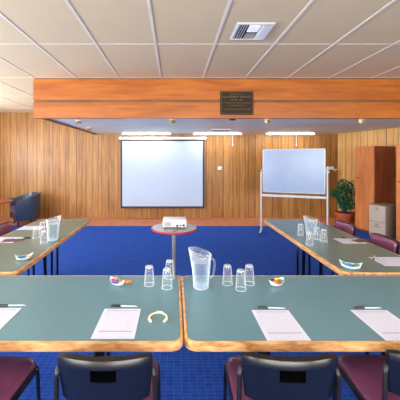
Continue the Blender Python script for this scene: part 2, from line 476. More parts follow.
# ------------------------------------------------------------------ chairs
def make_chair(label, loc, rz):
    t = thing('meeting_chair', label, 'chair', loc, rz, 'meeting chairs around the tables')
    # seat pad with rounded corners and domed top
    ls = []
    w, d = .405, .42
    for ins, z in ((.02, .438), (0, .447), (0, .462), (.012, .474), (.04, .481), (.10, .484)):
        ls.append([(x, y, z) for x, y in rrect(-w / 2, w / 2, -d / 2, d / 2, .07, ins)])
    bm = NB(); loops(bm, ls, False, True)
    seat = obj('seat', bm, M['plum'], t, True)
    bm = NB()
    loops(bm, [[(x, y, z) for x, y in rrect(-w / 2, w / 2, -d / 2, d / 2, .07, i)] for i, z in ((.006, .422), (-.004, .428), (-.006, .448), (.004, .452))], False, True)
    obj('seat_shell', bm, M['piping'], seat, True)
    # curved plastic back
    W2, n = .197, 20
    def P(u, v, off):     # u -1..1 across, v 0..1 up, off thickness towards the rear
        z = .600 + v * .187 + (.002 * u * u - .010 * u ** 8 if v > .5 else .014 * (1 - u * u) * -1) * abs(2 * v - 1)
        wv = W2 * (.93 + .07 * min(1, v * 1.6))
        yc = -.262 + .036 * u * u - .018 * v
        # rolled top lip
        return Vector((u * wv, yc - off, z))
    hole = (-.27, .27, .50, .80)
    us = sorted(set([-1 + 2 * i / n for i in range(n + 1)] + [hole[0], hole[1]]))
    vs = sorted(set([i / 12 for i in range(13)] + [hole[2], hole[3]]))
    bm = NB(); F = {}; B = {}
    for i, u in enumerate(us):
        for j, v in enumerate(vs):
            edge = max(abs(u) ** 10, 0)
            rim = .5 * (1 - math.cos(PI * min(1, (1 - v) / .12))) if v > .88 else 1
            th = .014 + .012 * (1 if v > .85 else 0) * rim
            F[i, j] = bm.verts.new(P(u, v, -.008 - (.010 if v > .8 else 0) * 1))
            off = .012 + (.012 if v > .8 else 0) * rim
            B[i, j] = bm.verts.new(P(u, v, off * (1 - .6 * edge)))
    def inh(i, j):
        return us[i] >= hole[0] - 1e-6 and us[i + 1] <= hole[1] + 1e-6 and vs[j] >= hole[2] - 1e-6 and vs[j + 1] <= hole[3] + 1e-6
    nu, nv = len(us), len(vs)
    for i in range(nu - 1):
        for j in range(nv - 1):
            if inh(i, j): continue
            bm.faces.new((F[i, j], F[i + 1, j], F[i + 1, j + 1], F[i, j + 1]))
            bm.faces.new((B[i, j], B[i, j + 1], B[i + 1, j + 1], B[i + 1, j]))
    for i in range(nu - 1):
        for j in (0, nv - 1):
            bm.faces.new((F[i, j], B[i, j], B[i + 1, j], F[i + 1, j]))
    for j in range(nv - 1):
        for i in (0, nu - 1):
            bm.faces.new((F[i, j], B[i, j], B[i, j + 1], F[i, j + 1]))
    ih = [i for i, u in enumerate(us) if hole[0] - 1e-6 <= u <= hole[1] + 1e-6]
    jh = [j for j, v in enumerate(vs) if hole[2] - 1e-6 <= v <= hole[3] + 1e-6]
    for a, b_ in zip(ih, ih[1:]):
        for j in (jh[0], jh[-1]): bm.faces.new((F[a, j], B[a, j], B[b_, j], F[b_, j]))
    for a, b_ in zip(jh, jh[1:]):
        for i in (ih[0], ih[-1]): bm.faces.new((F[i, a], B[i, a], B[i, b_], F[i, b_]))
    back = obj('backrest', bm, M['black'], t, 'auto')
    bm = NB()
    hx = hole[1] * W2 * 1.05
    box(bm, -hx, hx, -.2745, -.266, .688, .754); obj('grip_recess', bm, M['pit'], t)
    # vinyl pad on the sitter's side
    bm = NB(); rows = []
    for sgn, off in ((0, -.010), (1, -.034)):
        g = []
        for i in range(15):
            u = (-1 + 2 * i / 14) * .94
            g.append([bm.verts.new(P(u, v, off + (.012 if sgn and (i in (0, 14) or v in (.03, .96)) else 0))) for v in (.03, .1, .3, .5, .7, .9, .96)])
        rows.append(g)
    A, Bq = rows
    for i in range(14):
        for j in range(6):
            bm.faces.new((A[i][j], A[i][j + 1], A[i + 1][j + 1], A[i + 1][j]))
            bm.faces.new((Bq[i][j], Bq[i + 1][j], Bq[i + 1][j + 1], Bq[i][j + 1]))
    for i in range(14):
        for j in (0, 6): bm.faces.new((A[i][j], Bq[i][j], Bq[i + 1][j], A[i + 1][j]))
    for j in range(6):
        for i in (0, 14): bm.faces.new((A[i][j], Bq[i][j], Bq[i][j + 1], A[i][j + 1]))
    obj('back_pad', bm, M['plum'], t, True)
    for s in (-1, 1):
        bm = NB()
        tube(bm, [(s * .200, -.235, .725), (s * .207, -.240, .69), (s * .209, -.238, .45), (s * .212, -.262, .01)], .0105, 10)
        obj('rear_leg', bm, M['black_metal'], t, True)
        bm = NB()
        tube(bm, [(s * .196, .185, .43), (s * .199, .19, .40), (s * .206, .205, .01)], .0105, 10)
        obj('front_leg', bm, M['black_metal'], t, True)
    bm = NB()
    for s in (-1, 1): tube(bm, [(s * .205, -.24, .412), (s * .196, .19, .412)], .0095, 8)
    for yy in (-.2, .17): tube(bm, [(-.205, yy, .412), (.205, yy, .412)], .008, 8)
    obj('seat_frame', bm, M['black_metal'], t, True)
    return t
ch0 = make_chair('black-backed plum chair in the front row whose back stands under the cream bead loop', (-.288, 1.44, 0), 0)
dup(ch0, (.490, 1.44, 0), R0 := math.radians(-1.5), 'black-backed plum chair in the front row, right of the gap between the two front tables')
dup(ch0, (1.125, 1.45, 0), math.radians(-3), 'black-backed plum chair cut off by the right border, its seat showing')
dup(ch0, (-.985, 1.44, 0), math.radians(-4), 'plum chair cut off by the left border, its dark seat showing under the table')
dup(ch0, (1.985, 3.02, 0), PI / 2, 'plum-backed chair behind the right side table, in front of the grey filing cabinet')
dup(ch0, (1.985, 3.70, 0), PI / 2, 'plum-backed chair behind the right side table, in front of the potted plant')
dup(ch0, (-1.93, 3.60, 0), -PI / 2, 'plum chair behind the left side table, nearest the tub armchair')

# ------------------------------------------------------------------ jugs and tumblers
def make_jug(label, loc, rz):
    t = thing('water_jug', label, 'jug', loc, rz, 'clear water jugs on the tables')
    H = .243
    def warp(p, a):
        # spout on -x side pulled out and up, rim dips towards the handle (+x)
        f = max(0, (p.z - .6 * H) / (.4 * H))
        sp = max(0, math.cos(a - PI)) ** 3
        p.x -= .014 * f * sp
        p.z += (.5 * (1 - math.cos(a)) - .45) * .04 * f * f
        return p
    prof = [(.048, .0), (.052, .004), (.0535, .03), (.060, .12), (.067, .2), (.072, H),
            (.0695, H), (.0645, .2), (.0575, .12), (.051, .03), (.047, .012), (.0, .012)]
    bm = NB(); lathe(bm, prof[:-1], 36, warp=warp)
    body = obj('body', bm, M['plastic'], t, True)
    bm = NB(); tube(bm, [(.062, 0, H - .055), (.078, 0, H - .048), (.090, 0, H - .06), (.092, 0, H - .09), (.086, 0, .1), (.074, 0, .072), (.054, 0, .068)], [.005, .006, .006, .006, .006, .006, .005], 8)
    obj('handle', bm, M['plastic'], t, True)
    bm = NB(); lathe(bm, [(.046, .0005), (.0505, .004), (.0505, .0115), (.046, .0125)], 36); obj('base', bm, M['rim'], t, 'auto')
    bm = NB(); lathe(bm, [(.046, .013), (.050, .03), (.0565, .12), (.0615, .178)], 36)
    obj('water', bm, M['water'], t, 'auto')
    return t
x, y, z = T(201, 287.5)
jug = make_jug('tall clear jug of water on the front right table, near the middle joint', (x, y, z), 0)
x, y, z = T(53, 240.5)
dup(jug, (x, y, z), PI, 'clear water jug on the left side table among tumblers')
x, y, z = T(311, 234.5)
j2 = dup(jug, (x, y, z), math.radians(-10), 'clear water jug on the right side table among tumblers')
j2.scale = (1, 1, .8)

def make_cup(label, loc, rz=0):
    H = .128
    bm = NB()
    lathe(bm, [(.0352, .001), (.0345, .008), (.0262, H - .004), (.0245, H)], 28)
    # the mouth (downwards) stays open
    for f in list(bm.faces):
        if len(f.verts) > 6 and f.calc_center_median().z < .01: bm.faces.remove(f)
    o = obj('tumbler', bm, M['plastic'], None, 'auto', loc, rz)
    bm = NB(); lathe(bm, [(.0335, .0), (.0372, .0), (.0372, .003), (.0335, .003)], 28, closed=True)
    obj('rim', bm, M['rim'], o, True)
    bm = NB(); lathe(bm, [(.0215, H - .010), (.0215, H - .0045)], 24); obj('foot', bm, M['rim'], o, 'auto')
    return tag(o, label, 'tumbler', 'clear tumblers turned upside down')
cups = [
    ((149.3, 284.6), 'upturned clear tumbler on the front left table, nearest the sweets'),
    ((167, 287.6), 'upturned clear tumbler on the front left table, nearest the viewer of its three'),
    ((169.7, 277.9), 'upturned clear tumbler on the front left table, standing at its far edge'),
    ((227.5, 283.6), 'upturned clear tumbler on the front right table, closest to the jug'),
    ((240.8, 289.2), 'upturned clear tumbler on the front right table, nearest the viewer of its three'),
    ((249.3, 283.6), 'upturned clear tumbler on the front right table, farthest from the jug'),
    ((36.2, 237.8), 'upturned clear tumbler on the left side table, leftmost of its cluster'),
    ((43.8, 242.9), 'upturned clear tumbler on the left side table, nearest the viewer there'),
    ((42.2, 232.8), 'upturned clear tumbler on the left side table, behind the other two'),
    ((300.5, 235), 'upturned clear tumbler on the right side table, left of the jug'),
    ((323.8, 241.5), 'upturned clear tumbler on the right side table, rightmost of its cluster'),
    ((309.6, 244.6), 'upturned clear tumbler on the right side table, nearest the viewer there'),
    ((317, 239.0), 'upturned clear tumbler on the right side table, between jug and rightmost tumbler'),
]
cup0 = None
for (px, py), lab in cups:
    p = T(px, py)
    if cup0 is None: cup0 = make_cup(lab, p)
    else:
        dup(cup0, p, 0, lab)

# ------------------------------------------------------------------ papers and pens
def sheet(name, label, cat, cx0, cy0, rz=0, w=.21, h=.275, mat='paper', group=None, z=.7428):
    bm = NB(); box(bm, 0, w, 0, h, 0, .0008)
    return tag(obj(name, bm, M[mat], None, False, (cx0, cy0, z), rz), label, cat, group)
G = 'printed agenda sheets on the tables'
sheet('agenda_sheet', 'printed white sheet on the front left table, cut by the left border', 'paper', -1.09, 1.375, group=G)
sheet('agenda_sheet', 'printed white sheet on the front left table, left of the bead loop', 'paper', -.40, 1.366, group=G)
sheet('agenda_sheet', 'printed white sheet on the front right table, behind the chair right of the gap', 'paper', .442, 1.352, group=G)
sheet('agenda_sheet', 'printed white sheet on the front right table, nearest the right border', 'paper', 1.005, 1.352, group=G)
# side tables: sheets turned to face the outside
def sheet_at(name, label, cat, c, rz, w, h, mat, group=None, z=.7428):
    s = Vector((w / 2, h / 2, 0)); s.rotate(Matrix.Rotation(rz, 3, 'Z'))
    return sheet(name, label, cat, c[0] - s.x, c[1] - s.y, rz, w, h, mat, group, z)
sheet_at('agenda_sheet', 'printed white sheet on the right side table, near the right border', 'paper', T(394, 261.5), PI / 2, .21, .3, 'paper', G)
sheet_at('agenda_sheet', 'printed white sheet on the right side table, in front of the far plum chair', 'paper', T(350, 241), PI / 2, .18, .26, 'paper', G)
sheet_at('photo_leaflet', 'dark brown photo leaflet on the right side table', 'leaflet', T(361, 240.8), PI / 2 + .3, .1, .17, 'photo', z=.7438)
sheet_at('agenda_sheet', 'printed white sheet on the left side table, beyond the tumblers', 'paper', T(32, 228), -PI / 2, .2, .3, 'paper', G)
sheet_at('agenda_sheet', 'printed white sheet under the purple leaflet on the left side table', 'paper', T(4, 240), -PI / 2, .21, .3, 'paper', G)
sheet_at('leaflet', 'purple leaflet on the left side table, near the plum chair', 'leaflet', T(13, 240.3), -PI / 2 + .2, .13, .2, 'leaflet', z=.7438)

def make_pen(label, p, rz):
    t = thing('ballpoint_pen', label, 'pen', (p[0], p[1], .7425 + .0045), rz, 'pens beside the sheets')
    bm = NB(); tube(bm, [(-.005, 0, 0), (.075, 0, 0), (.088, 0, 0), (.097, 0, -.003)], [.0042, .0042, .003, .001], 8)
    obj('barrel', bm, M['pen_clear'], t, True)
    bm = NB(); tube(bm, [(-.062, 0, 0), (-.06, 0, 0), (-.004, 0, 0)], [.004, .0052, .0052], 8)
    box(bm, -.055, -.01, -.0015, .0015, .005, .0075)
    obj('cap', bm, M['black'], t, False)
    return t
p0 = make_pen('black-capped pen above the sheet left of the bead loop', T(121.5, 306.8), -.03)
for px, py, rz, lab in [(9, 306.3, .05, 'black-capped pen above the sheet cut by the left border'),
                        (268.5, 308.6, -.05, 'black-capped pen above the sheet behind the chair right of the gap'),
                        (365, 308.8, .02, 'black-capped pen above the sheet nearest the right border')]:
    x, y, z = T(px, py); dup(p0, (x, y, .747), rz, lab)
x, y, z = T(374, 258.6); dup(p0, (x, y, .747), .9, 'black-capped pen on the right side table, beside the sheet near the right border')
x, y, z = T(24, 238.4); dup(p0, (x, y, .747), 3.4, 'black-capped pen on the left side table, at the tip of the purple leaflet')
x, y, z = T(341, 238.6); dup(p0, (x, y, .747), 3.6, 'black-capped pen on the right side table, by the farther white sheet')

# open loop of cream beads
bm = NB(); cx, cy, _ = T(158, 318.8)
for k in range(13):
    a = math.radians(-38 + 256 * k / 12)
    r = .0075 if k in (0, 1, 5, 6, 11, 12) else .0055
    px_, py_ = .048 * math.cos(a) * 1.0, .052 * math.sin(a)
    mt = Matrix.Translation((px_, py_, r)) @ Matrix.Rotation(a + PI / 2, 4, 'Z') @ Matrix.Diagonal((1.55, 1, 1, 1))
    bmesh.ops.create_uvsphere(bm, u_segments=10, v_segments=6, radius=r, matrix=mt)
tag(obj('bead_bracelet', bm, M['cream'], None, True, (cx, cy, .742)), 'cream beaded bracelet lying open on the front left table', 'bracelet')

# ------------------------------------------------------------------ boat dishes with sweets
def make_boat(label, loc, rz, s=1.0):
    L, W, H = .064, .042, .024
    bm = NB(); rings = []
    n = 28
    for (f, z, lift) in ((.45, .0, 0), (.8, .008, .1), (1.0, .022, 1), (.97, .022, 1), (.75, .010, .1), (.4, .002, 0)):
        ring = []
        for k in range(n):
            a = 2 * PI * k / n
            c, sn = math.cos(a), math.sin(a)
            x = L * f * (abs(c) ** .9) * (1 if c > 0 else -1)
            y = W * f * (abs(sn) ** 1.25) * (1 if sn > 0 else -1)
            ring.append((x * s, y * s, (z + lift * .024 * abs(c) ** 3) * s))
        rings.append(ring)
    loops(bm, rings, False, True)
    o = obj('boat_dish', bm, M['paperwhite'], None, 'auto', loc, rz)
    return tag(o, label, 'dish', 'boat-shaped sweet dishes')
CM = {}
def candy(label, c, col, rz, tilt=0):
    if col not in CM: CM[col] = candy_mat('%s sweet wrapper' % col, {
        'red': (214, 58, 48), 'orange': (240, 140, 36), 'yellow': (240, 206, 70), 'green': (24, 140, 88),
        'teal': (30, 160, 180), 'blue': (34, 96, 190), 'pink': (232, 120, 140), 'white': (236, 236, 230), 'navy': (26, 44, 96)}[col])
    bm = NB()
    tube(bm, [(-.022, 0, 0), (-.014, 0, 0), (-.011, 0, 0), (-.007, 0, 0), (.007, 0, 0), (.011, 0, 0), (.014, 0, 0), (.022, 0, 0)],
         [.0095, .003, .008, .0105, .0105, .008, .003, .0095], 9)
    o = obj('wrapped_sweet', bm, CM[col], None, 'auto', c)
    o.rotation_euler = (0, tilt, rz)
    tag(o, label, 'sweet', 'wrapped sweets in the boat dishes')
dishes = [
    (T(117.5, 284.5), -.5, .95, 'front left table', ['red', 'blue', 'orange', 'green', 'pink']),
    (T(276.5, 285), .45, .95, 'front right table', ['orange', 'red', 'green', 'yellow', 'navy']),
    (T(24, 259.5), .45, 1.1, 'left side table', ['teal', 'blue', 'yellow']),
    (T(350.5, 268.2), -.55, 1.25, 'right side table', ['teal', 'blue', 'green']),
]
for (p, rz, s, where, cols) in dishes:
    make_boat('small white boat-shaped dish of sweets on the %s' % where, p, rz, s)
    offs = [(-.030, -.006), (.0, -.014), (.030, -.004), (.012, .014), (-.018, .016)]
    for i, c in enumerate(cols):
        dx, dy = offs[i]
        v = Vector((dx * s, dy * s, 0)); v.rotate(Matrix.Rotation(rz, 3, 'Z'))
        candy('%s wrapped sweet in the boat dish on the %s' % (c, where),
              (p[0] + v.x, p[1] + v.y, p[2] + (.026 if i < 3 else .034) * s), c, rz + random.uniform(-.9, .9), random.uniform(-.2, .2))
x, y, z = T(127.5, 283.3)
candy('orange wrapped sweet lying beside the boat dish on the front left table', (x, y, z + .0105), 'orange', .4)

# ------------------------------------------------------------------ pedestal table and projector
px, py = 0.0, 3.74
t = thing('pedestal_table', 'round grey-topped table with red edge on a single grey column', 'table', (px, py, 0))
bm = NB(); lathe(bm, [(.285, .694), (.285, .7195)], 48); obj('tabletop', bm, M['grey_top'], t, 'auto')
bm = NB(); lathe(bm, [(.285, .693), (.294, .695), (.296, .707), (.294, .719), (.285, .7198)], 48, closed=True); obj('edging', bm, M['red_edge'], t, True)
bm = NB(); lathe(bm, [(.075, .69), (.06, .68), (.026, .66), (.026, .04), (.05, .03)], 24); obj('column', bm, M['steel'], t, 'auto')
bm = NB(); lathe(bm, [(.21, 0), (.21, .008), (.12, .022), (.05, .034)], 36); obj('base', bm, M['steel'], t, 'auto')
t = thing('projector', 'small white data projector on the round pedestal table', 'projector', (.008, py + .02, .7205))
bm = NB(); box(bm, -.152, .152, -.11, .11, .016, .112, .010); obj('body', bm, M['white'], t, 'auto')
bm = NB()
for sx in (-.13, .13): tube(bm, [(sx, -.085, 0), (sx, -.085, .018)], .011, 12)
for sx in (-.13, .13): tube(bm, [(sx, .085, 0), (sx, .085, .018)], .011, 12)
obj('foot', bm, M['darkgrey'], t)
bm = NB(); tube(bm, [(.06, .105, .066), (.06, .128, .066)], .032, 20); obj('lens', bm, M['black'], t, 'auto')
bm = NB()
for k in range(8): box(bm, -.135 + .012 * k, -.130 + .012 * k, -.1115, -.109, .03, .09)
obj('vent_grille', bm, M['darkgrey'], t)
bm = NB(); box(bm, .02, .05, -.1125, -.109, .03, .05); box(bm, .065, .085, -.1125, -.109, .03, .05); box(bm, .10, .13, -.1125, -.109, .03, .055)
obj('socket', bm, M['darkgrey'], t)
bm = NB()
tube(bm, [(.035, -.113, .04), (.035, -.15, .03), (.03, -.2, .004), (.0, -.25, .004), (-.02, -.275, .004)], .0035, 6)
obj('cable', bm, M['black'], t, True)

# ------------------------------------------------------------------ projection screen
sy = 7.74
def sc(x): return (x - 174) * sy / 285
def hz(y, d): return 1.6 + (160 - y) * d / 285
t = thing('projection_screen', 'large white pull-down projection screen with black border on the far wall', 'projection screen', (sc(162.5), sy, 0))
w2 = (sc(204.5) - sc(120.8)) / 2
bm = NB(); box(bm, -w2, w2, 0, .004, hz(207.5, sy), hz(139, sy)); obj('border', bm, M['darkgrey'], t)
bm = NB(); box(bm, -w2 + .045, w2 - .045, -.002, .002, hz(206.3, sy), hz(141.2, sy)); obj('fabric', bm, M['screen'], t)
bm = NB(); tube(bm, [(-w2, .002, hz(207.6, sy)), (w2, .002, hz(207.6, sy))], .018, 10); obj('weight_bar', bm, M['darkgrey'], t)
bm = NB(); box(bm, -w2 - .05, w2 + .06, -.045, .09, hz(139.6, sy), hz(136.9, sy), .02); obj('case', bm, M['white'], t, 'auto')
bm = NB()
for s in (-1, 1): box(bm, s * (w2 + .02) - .01, s * (w2 + .02) + .01, .06, .12, hz(139, sy), hz(135.5, sy))
obj('bracket', bm, M['white'], t)

# ------------------------------------------------------------------ fluorescent battens
def batten(label, xc):
    t = thing('fluorescent_batten', label, 'ceiling light', (xc, 7.5, LC), 0, 'fluorescent battens along the far wall')
    bm = NB(); box(bm, -.64, .64, -.03, .03, -.014, 0, .003); obj('housing', bm, M['white'], t)
    bm = NB(); tube(bm, [(-.62, 0, -.032), (.62, 0, -.032)], .013, 12); obj('tube', bm, M['tube'], t, True)
    for s in (-1, 1):
        bm = NB(); box(bm, s * .63 - .009, s * .63 + .009, -.014, .014, -.048, -.012); obj('end_holder', bm, M['white'], t)
    return t
b0 = batten('lit fluorescent tube on the lower ceiling above the left half of the screen', (146.5 - 174) * 7.5 / 285)
dup(b0, ((217.5 - 174) * 7.5 / 285, 7.5, LC), 0, 'lit fluorescent tube between the projection screen and the whiteboard')
dup(b0, ((290.5 - 174) * 7.5 / 285, 7.5, LC), 0, 'lit fluorescent tube above the whiteboard')

# ------------------------------------------------------------------ ceiling fittings on the lower ceiling
def spot(label, px, py):
    x, y, _ = T(px, 200); d = .717 * 285 / (160 - py); X = (px - 174) * d / 285
    t = thing('ceiling_spotlight', label, 'spotlight', (X, d, LC), 0, 'small brass spotlights under the lower ceiling')
    bm = NB(); lathe(bm, [(.058, 0), (.056, -.010), (.042, -.014)], 20); obj('rose', bm, M['white'], t, 'auto')
    bm = NB(); tube(bm, [(0, 0, -.012), (0, 0, -.028)], .009, 8); tube(bm, [(-.045, -.03, -.034), (.035, .024, -.03)], [.032, .024], 12)
    obj('lamp_head', bm, M['brass'], t, 'auto')
    return t
s0 = spot('small brass spotlight under the lower ceiling, near the left end of the beam', 79, 120.5)
for px_, py_, lab in [(89, 127.8, 'small brass spotlight farthest back on the lower ceiling, above the left wall panels'),
                      (173, 119.6, 'small brass spotlight just behind the middle of the beam, left of the plaque'),
                      (268, 119.6, 'small brass spotlight just behind the beam, right of the plaque'),
                      (362, 119.6, 'small brass spotlight behind the beam, near the right border')]:
    d = .717 * 285 / (160 - py_)
    dup(s0, ((px_ - 174) * d / 285, d, LC), 0, lab)
bm = NB(); box(bm, -.22, .22, -.10, .10, -.02, 0, .004)
v = tag(obj('air_grille', bm, M['white'], None, False, (1.10, 6.7, LC)), 'flat white grille on the lower ceiling, above the middle tube', 'vent')
bm = NB()
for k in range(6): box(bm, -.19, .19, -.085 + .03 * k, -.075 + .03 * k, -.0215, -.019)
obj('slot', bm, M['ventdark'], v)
bm = NB(); box(bm, -.045, .045, -.03, .03, -.045, 0, .006)
tag(obj('ceiling_catch', bm, M['black'], None, False, (.99, 4.83, LC)), 'small black fitting under the lower ceiling, just below the plaque', 'fitting')

# air diffuser in the upper ceiling
t = thing('air_diffuser', 'square white four-way air diffuser in the upper ceiling', 'vent', (.785, 2.895, HC))
w, d = .185, .19
bm = NB()
loops(bm, [[(x, y, z) for x, y in rrect(-w, w, -d, d, .005, i, 1)] for i, z in ((0, -.006), (0, -.012), (.022, -.016), (.03, -.006))])
obj('frame', bm, M['white'], t)
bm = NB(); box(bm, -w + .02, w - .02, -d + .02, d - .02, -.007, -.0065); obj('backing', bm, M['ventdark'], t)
def blade(bm, a, b_, tilt):
    a = Vector(a); b_ = Vector(b_); dr = (b_ - a).normalized(); nn = Vector((-dr.y, dr.x, 0)) * tilt
    o1, o2 = Vector((0, 0, -.007)), Vector((0, 0, -.021))
    q = [a - nn * .5 + o1, b_ - nn * .5 + o1, b_ + nn * .5 + o2, a + nn * .5 + o2]
    th = Vector((0, 0, -.0015)) 
    vs1 = [bm.verts.new(p) for p in q]; vs2 = [bm.verts.new(p + th) for p in q]
    bm.faces.new(vs1); bm.faces.new(vs2[::-1])
    for i in range(4): bm.faces.new((vs1[i], vs1[(i + 1) % 4], vs2[(i + 1) % 4], vs2[i]))
def slatpart(segs):
    bm = NB()
    for a, b_, tl in segs: blade(bm, a, b_, tl)
    obj('slats', bm, M['white'], t)
slatpart([((-.15 + .024 * k, -.155, 0), (-.15 + .024 * k, .155, 0), .016) for k in range(4)])
slatpart([((.15 - .024 * k, -.155, 0), (.15 - .024 * k, .155, 0), -.020) for k in range(4)])
slatpart([((-.055, -.145 + .028 * k, 0), (.055, -.145 + .028 * k, 0), .018) for k in range(5)])
slatpart([((-.055, .145 - .028 * k, 0), (.055, .145 - .028 * k, 0), -.018) for k in range(5)])

# light panels added to the upper ceiling behind the view, to brighten the room
tl = None
for i, (x, y) in enumerate(((-2.8, -.4), (0.2, -.4), (3.2, -.4))):
    lab = ['recessed ceiling light panel over the left of the room', 'recessed ceiling light panel over the middle of the room', 'recessed ceiling light panel over the right of the room'][i]
    if tl is None:
        tl = thing('ceiling_light', lab, 'ceiling light', (x, y, HC - .008), 0, 'recessed ceiling lights')
        bm = NB(); loops(bm, [[(a, b_, z) for a, b_ in rrect(-.31, .31, -.62, .62, .005, i2, 1)] for i2, z in ((0, 0), (0, -.012), (.03, -.014), (.03, 0))]); obj('frame', bm, M['white'], tl)
        bm = NB(); box(bm, -.28, .28, -.59, .59, -.006, -.001); obj('diffuser', bm, M['troffer'], tl)
    else: dup(tl, (x, y, HC - .008), 0, lab)

# ------------------------------------------------------------------ plaque on the beam
def bz(y): return 1.6 + (160 - y) * 4.548 / 285
def bxx(x): return (x - 174) * 4.548 / 285
pc = (bxx(236.7), (bz(91.3) + bz(115)) / 2)
pw, ph = bxx(253.3) - bxx(220.2), bz(91.3) - bz(115)
t = thing('plaque', 'dark bronze plaque with small raised lettering on the beam', 'plaque', (pc[0], 4.5505, pc[1]))
bm = NB(); box(bm, -pw / 2, pw / 2, -.018, 0, -ph / 2, ph / 2, .004); obj('plate', bm, M['bronze'], t)
bm = NB()
a, b_ = pw / 2 - .012, ph / 2 - .012
for (x0, x1, z0, z1) in ((-a, a, b_ - .004, b_), (-a, a, -b_, -b_ + .004), (-a, -a + .004, -b_, b_), (a - .004, a, -b_, b_)):
    box(bm, x0, x1, -.0205, -.017, z0, z1)
obj('border', bm, M['bronze_hi'], t)
bm = NB(); rnd = random.Random(11)
for zc, hh, half in ((.140, .010, .12), (.098, .026, .225), (.048, .022, .09), (0, .012, .22), (-.04, .012, .15), (-.10, .014, .21)):
    x = -half
    while x < half:
        wl = hh * rnd.uniform(.45, .75)
        if rnd.random() < .86:
            box(bm, x, x + wl * .34, -.0205, -.017, zc - hh / 2, zc + hh / 2)
            k = rnd.random()
            if k < .7: box(bm, x + wl * .34, x + wl, -.0205, -.017, zc + hh * .22, zc + hh / 2)
            if k > .3: box(bm, x + wl * .34, x + wl * .8, -.0205, -.017, zc - hh / 2, zc - hh * .25)
        x += wl + hh * .28
obj('lettering', bm, M['bronze_hi'], t)

# ------------------------------------------------------------------ whiteboard on its stand
xa, ya, xb, yb = 1.93, 6.2, 3.06, 5.76
ang = math.atan2(yb - ya, xb - xa); wl = math.hypot(xb - xa, yb - ya)
t = thing('whiteboard_stand', 'mobile whiteboard on a white frame in front of the far wall', 'whiteboard', ((xa + xb) / 2, (ya + yb) / 2, 0), ang)
hw = wl / 2; zt, zb = 1.835, .905
bm = NB(); box(bm, -hw + .02, hw - .02, -.006, .01, zb + .02, zt - .02); obj('writing_surface', bm, M['board'], t)
bm = NB()
for q in ((-hw, hw, zt - .022, zt), (-hw, hw, zb, zb + .022), (-hw, -hw + .022, zb, zt), (hw - .022, hw, zb, zt)):
    box(bm, q[0], q[1], -.012, .014, q[2], q[3], .003)
obj('board_frame', bm, M['alu'], t)
bm = NB(); box(bm, -hw - .02, hw + .02, -.055, .012, zb - .088, zb - .04, .006); obj('pen_tray', bm, M['stand'], t)
for s in (-1, 1):
    bm = NB(); box(bm, s * (hw + .035) - .014, s * (hw + .035) + .014, -.014, .014, .09, 1.39, .003); obj('upright', bm, M['stand'], t)
    bm = NB(); box(bm, s * (hw + .035) - .018, s * (hw + .035) + .018, -.19, .19, .055, .095, .006)
    ft = obj('foot', bm, M['stand'], t)
    for e in (-.17, .17):
        bm = NB(); tube(bm, [(s * (hw + .035) - .011, e, .026), (s * (hw + .035) + .011, e, .026)], .026, 14); box(bm, s * (hw + .035) - .014, s * (hw + .035) + .014, e - .008, e + .008, .03, .06)
        obj('castor', bm, M['black'], ft, 'auto')
    bm = NB(); tube(bm, [(s * (hw - .005), 0, 1.36), (s * (hw + .045), 0, 1.36)], .012, 10); tube(bm, [(s * (hw + .045), 0, 1.36), (s * (hw + .07), 0, 1.36)], .026, 12)
    obj('pivot_knob', bm, M['darkgrey'] if s < 0 else M['stand'], t, 'auto')

# small fittings on the far wall
bm = NB(); box(bm, 0, .30, -.16, 0, -.012, .012, .003); 
for xx in (.05, .25): box(bm, xx - .008, xx + .008, -.12, 0, -.05, -.012)
box(bm, .03, .2, -.12, -.05, .012, .075, .006)
tag(obj('wall_bracket_shelf', bm, M['white'], None, False, (4.14, YB, 1.345)), 'small white shelf on the far wall, right of the whiteboard', 'shelf')
t = thing('wall_thermostat', 'small white thermostat box on the far wall, right of the screen', 'thermostat', (1.265, YB, 1.375))
bm = NB(); box(bm, -.06, .06, -.03, 0, -.045, .045, .008); obj('housing', bm, M['white'], t)
bm = NB(); tube(bm, [(.03, -.03, 0), (.03, -.042, 0)], .018, 16); obj('dial', bm, M['steel'], t, 'auto')
def cord(px, lab):
    x = (px - 174) * (YB - .03) / 285
    t = thing('pull_cord', lab, 'cord', (x, YB - .03, LC), 0, 'light pull cords')
    bm = NB(); tube(bm, [(0, 0, 0), (0, 0, -.28)], .006, 6); obj('string', bm, M['white'], t)
    bm = NB(); lathe(bm, [(.006, -.27), (.016, -.31), (.012, -.335), (.004, -.34)], 10); obj('toggle', bm, M['white'], t, True)
cord(232.5, 'white pull cord hanging on the far wall, right of the projection screen')
cord(296.5, 'white pull cord hanging on the far wall, above the whiteboard')

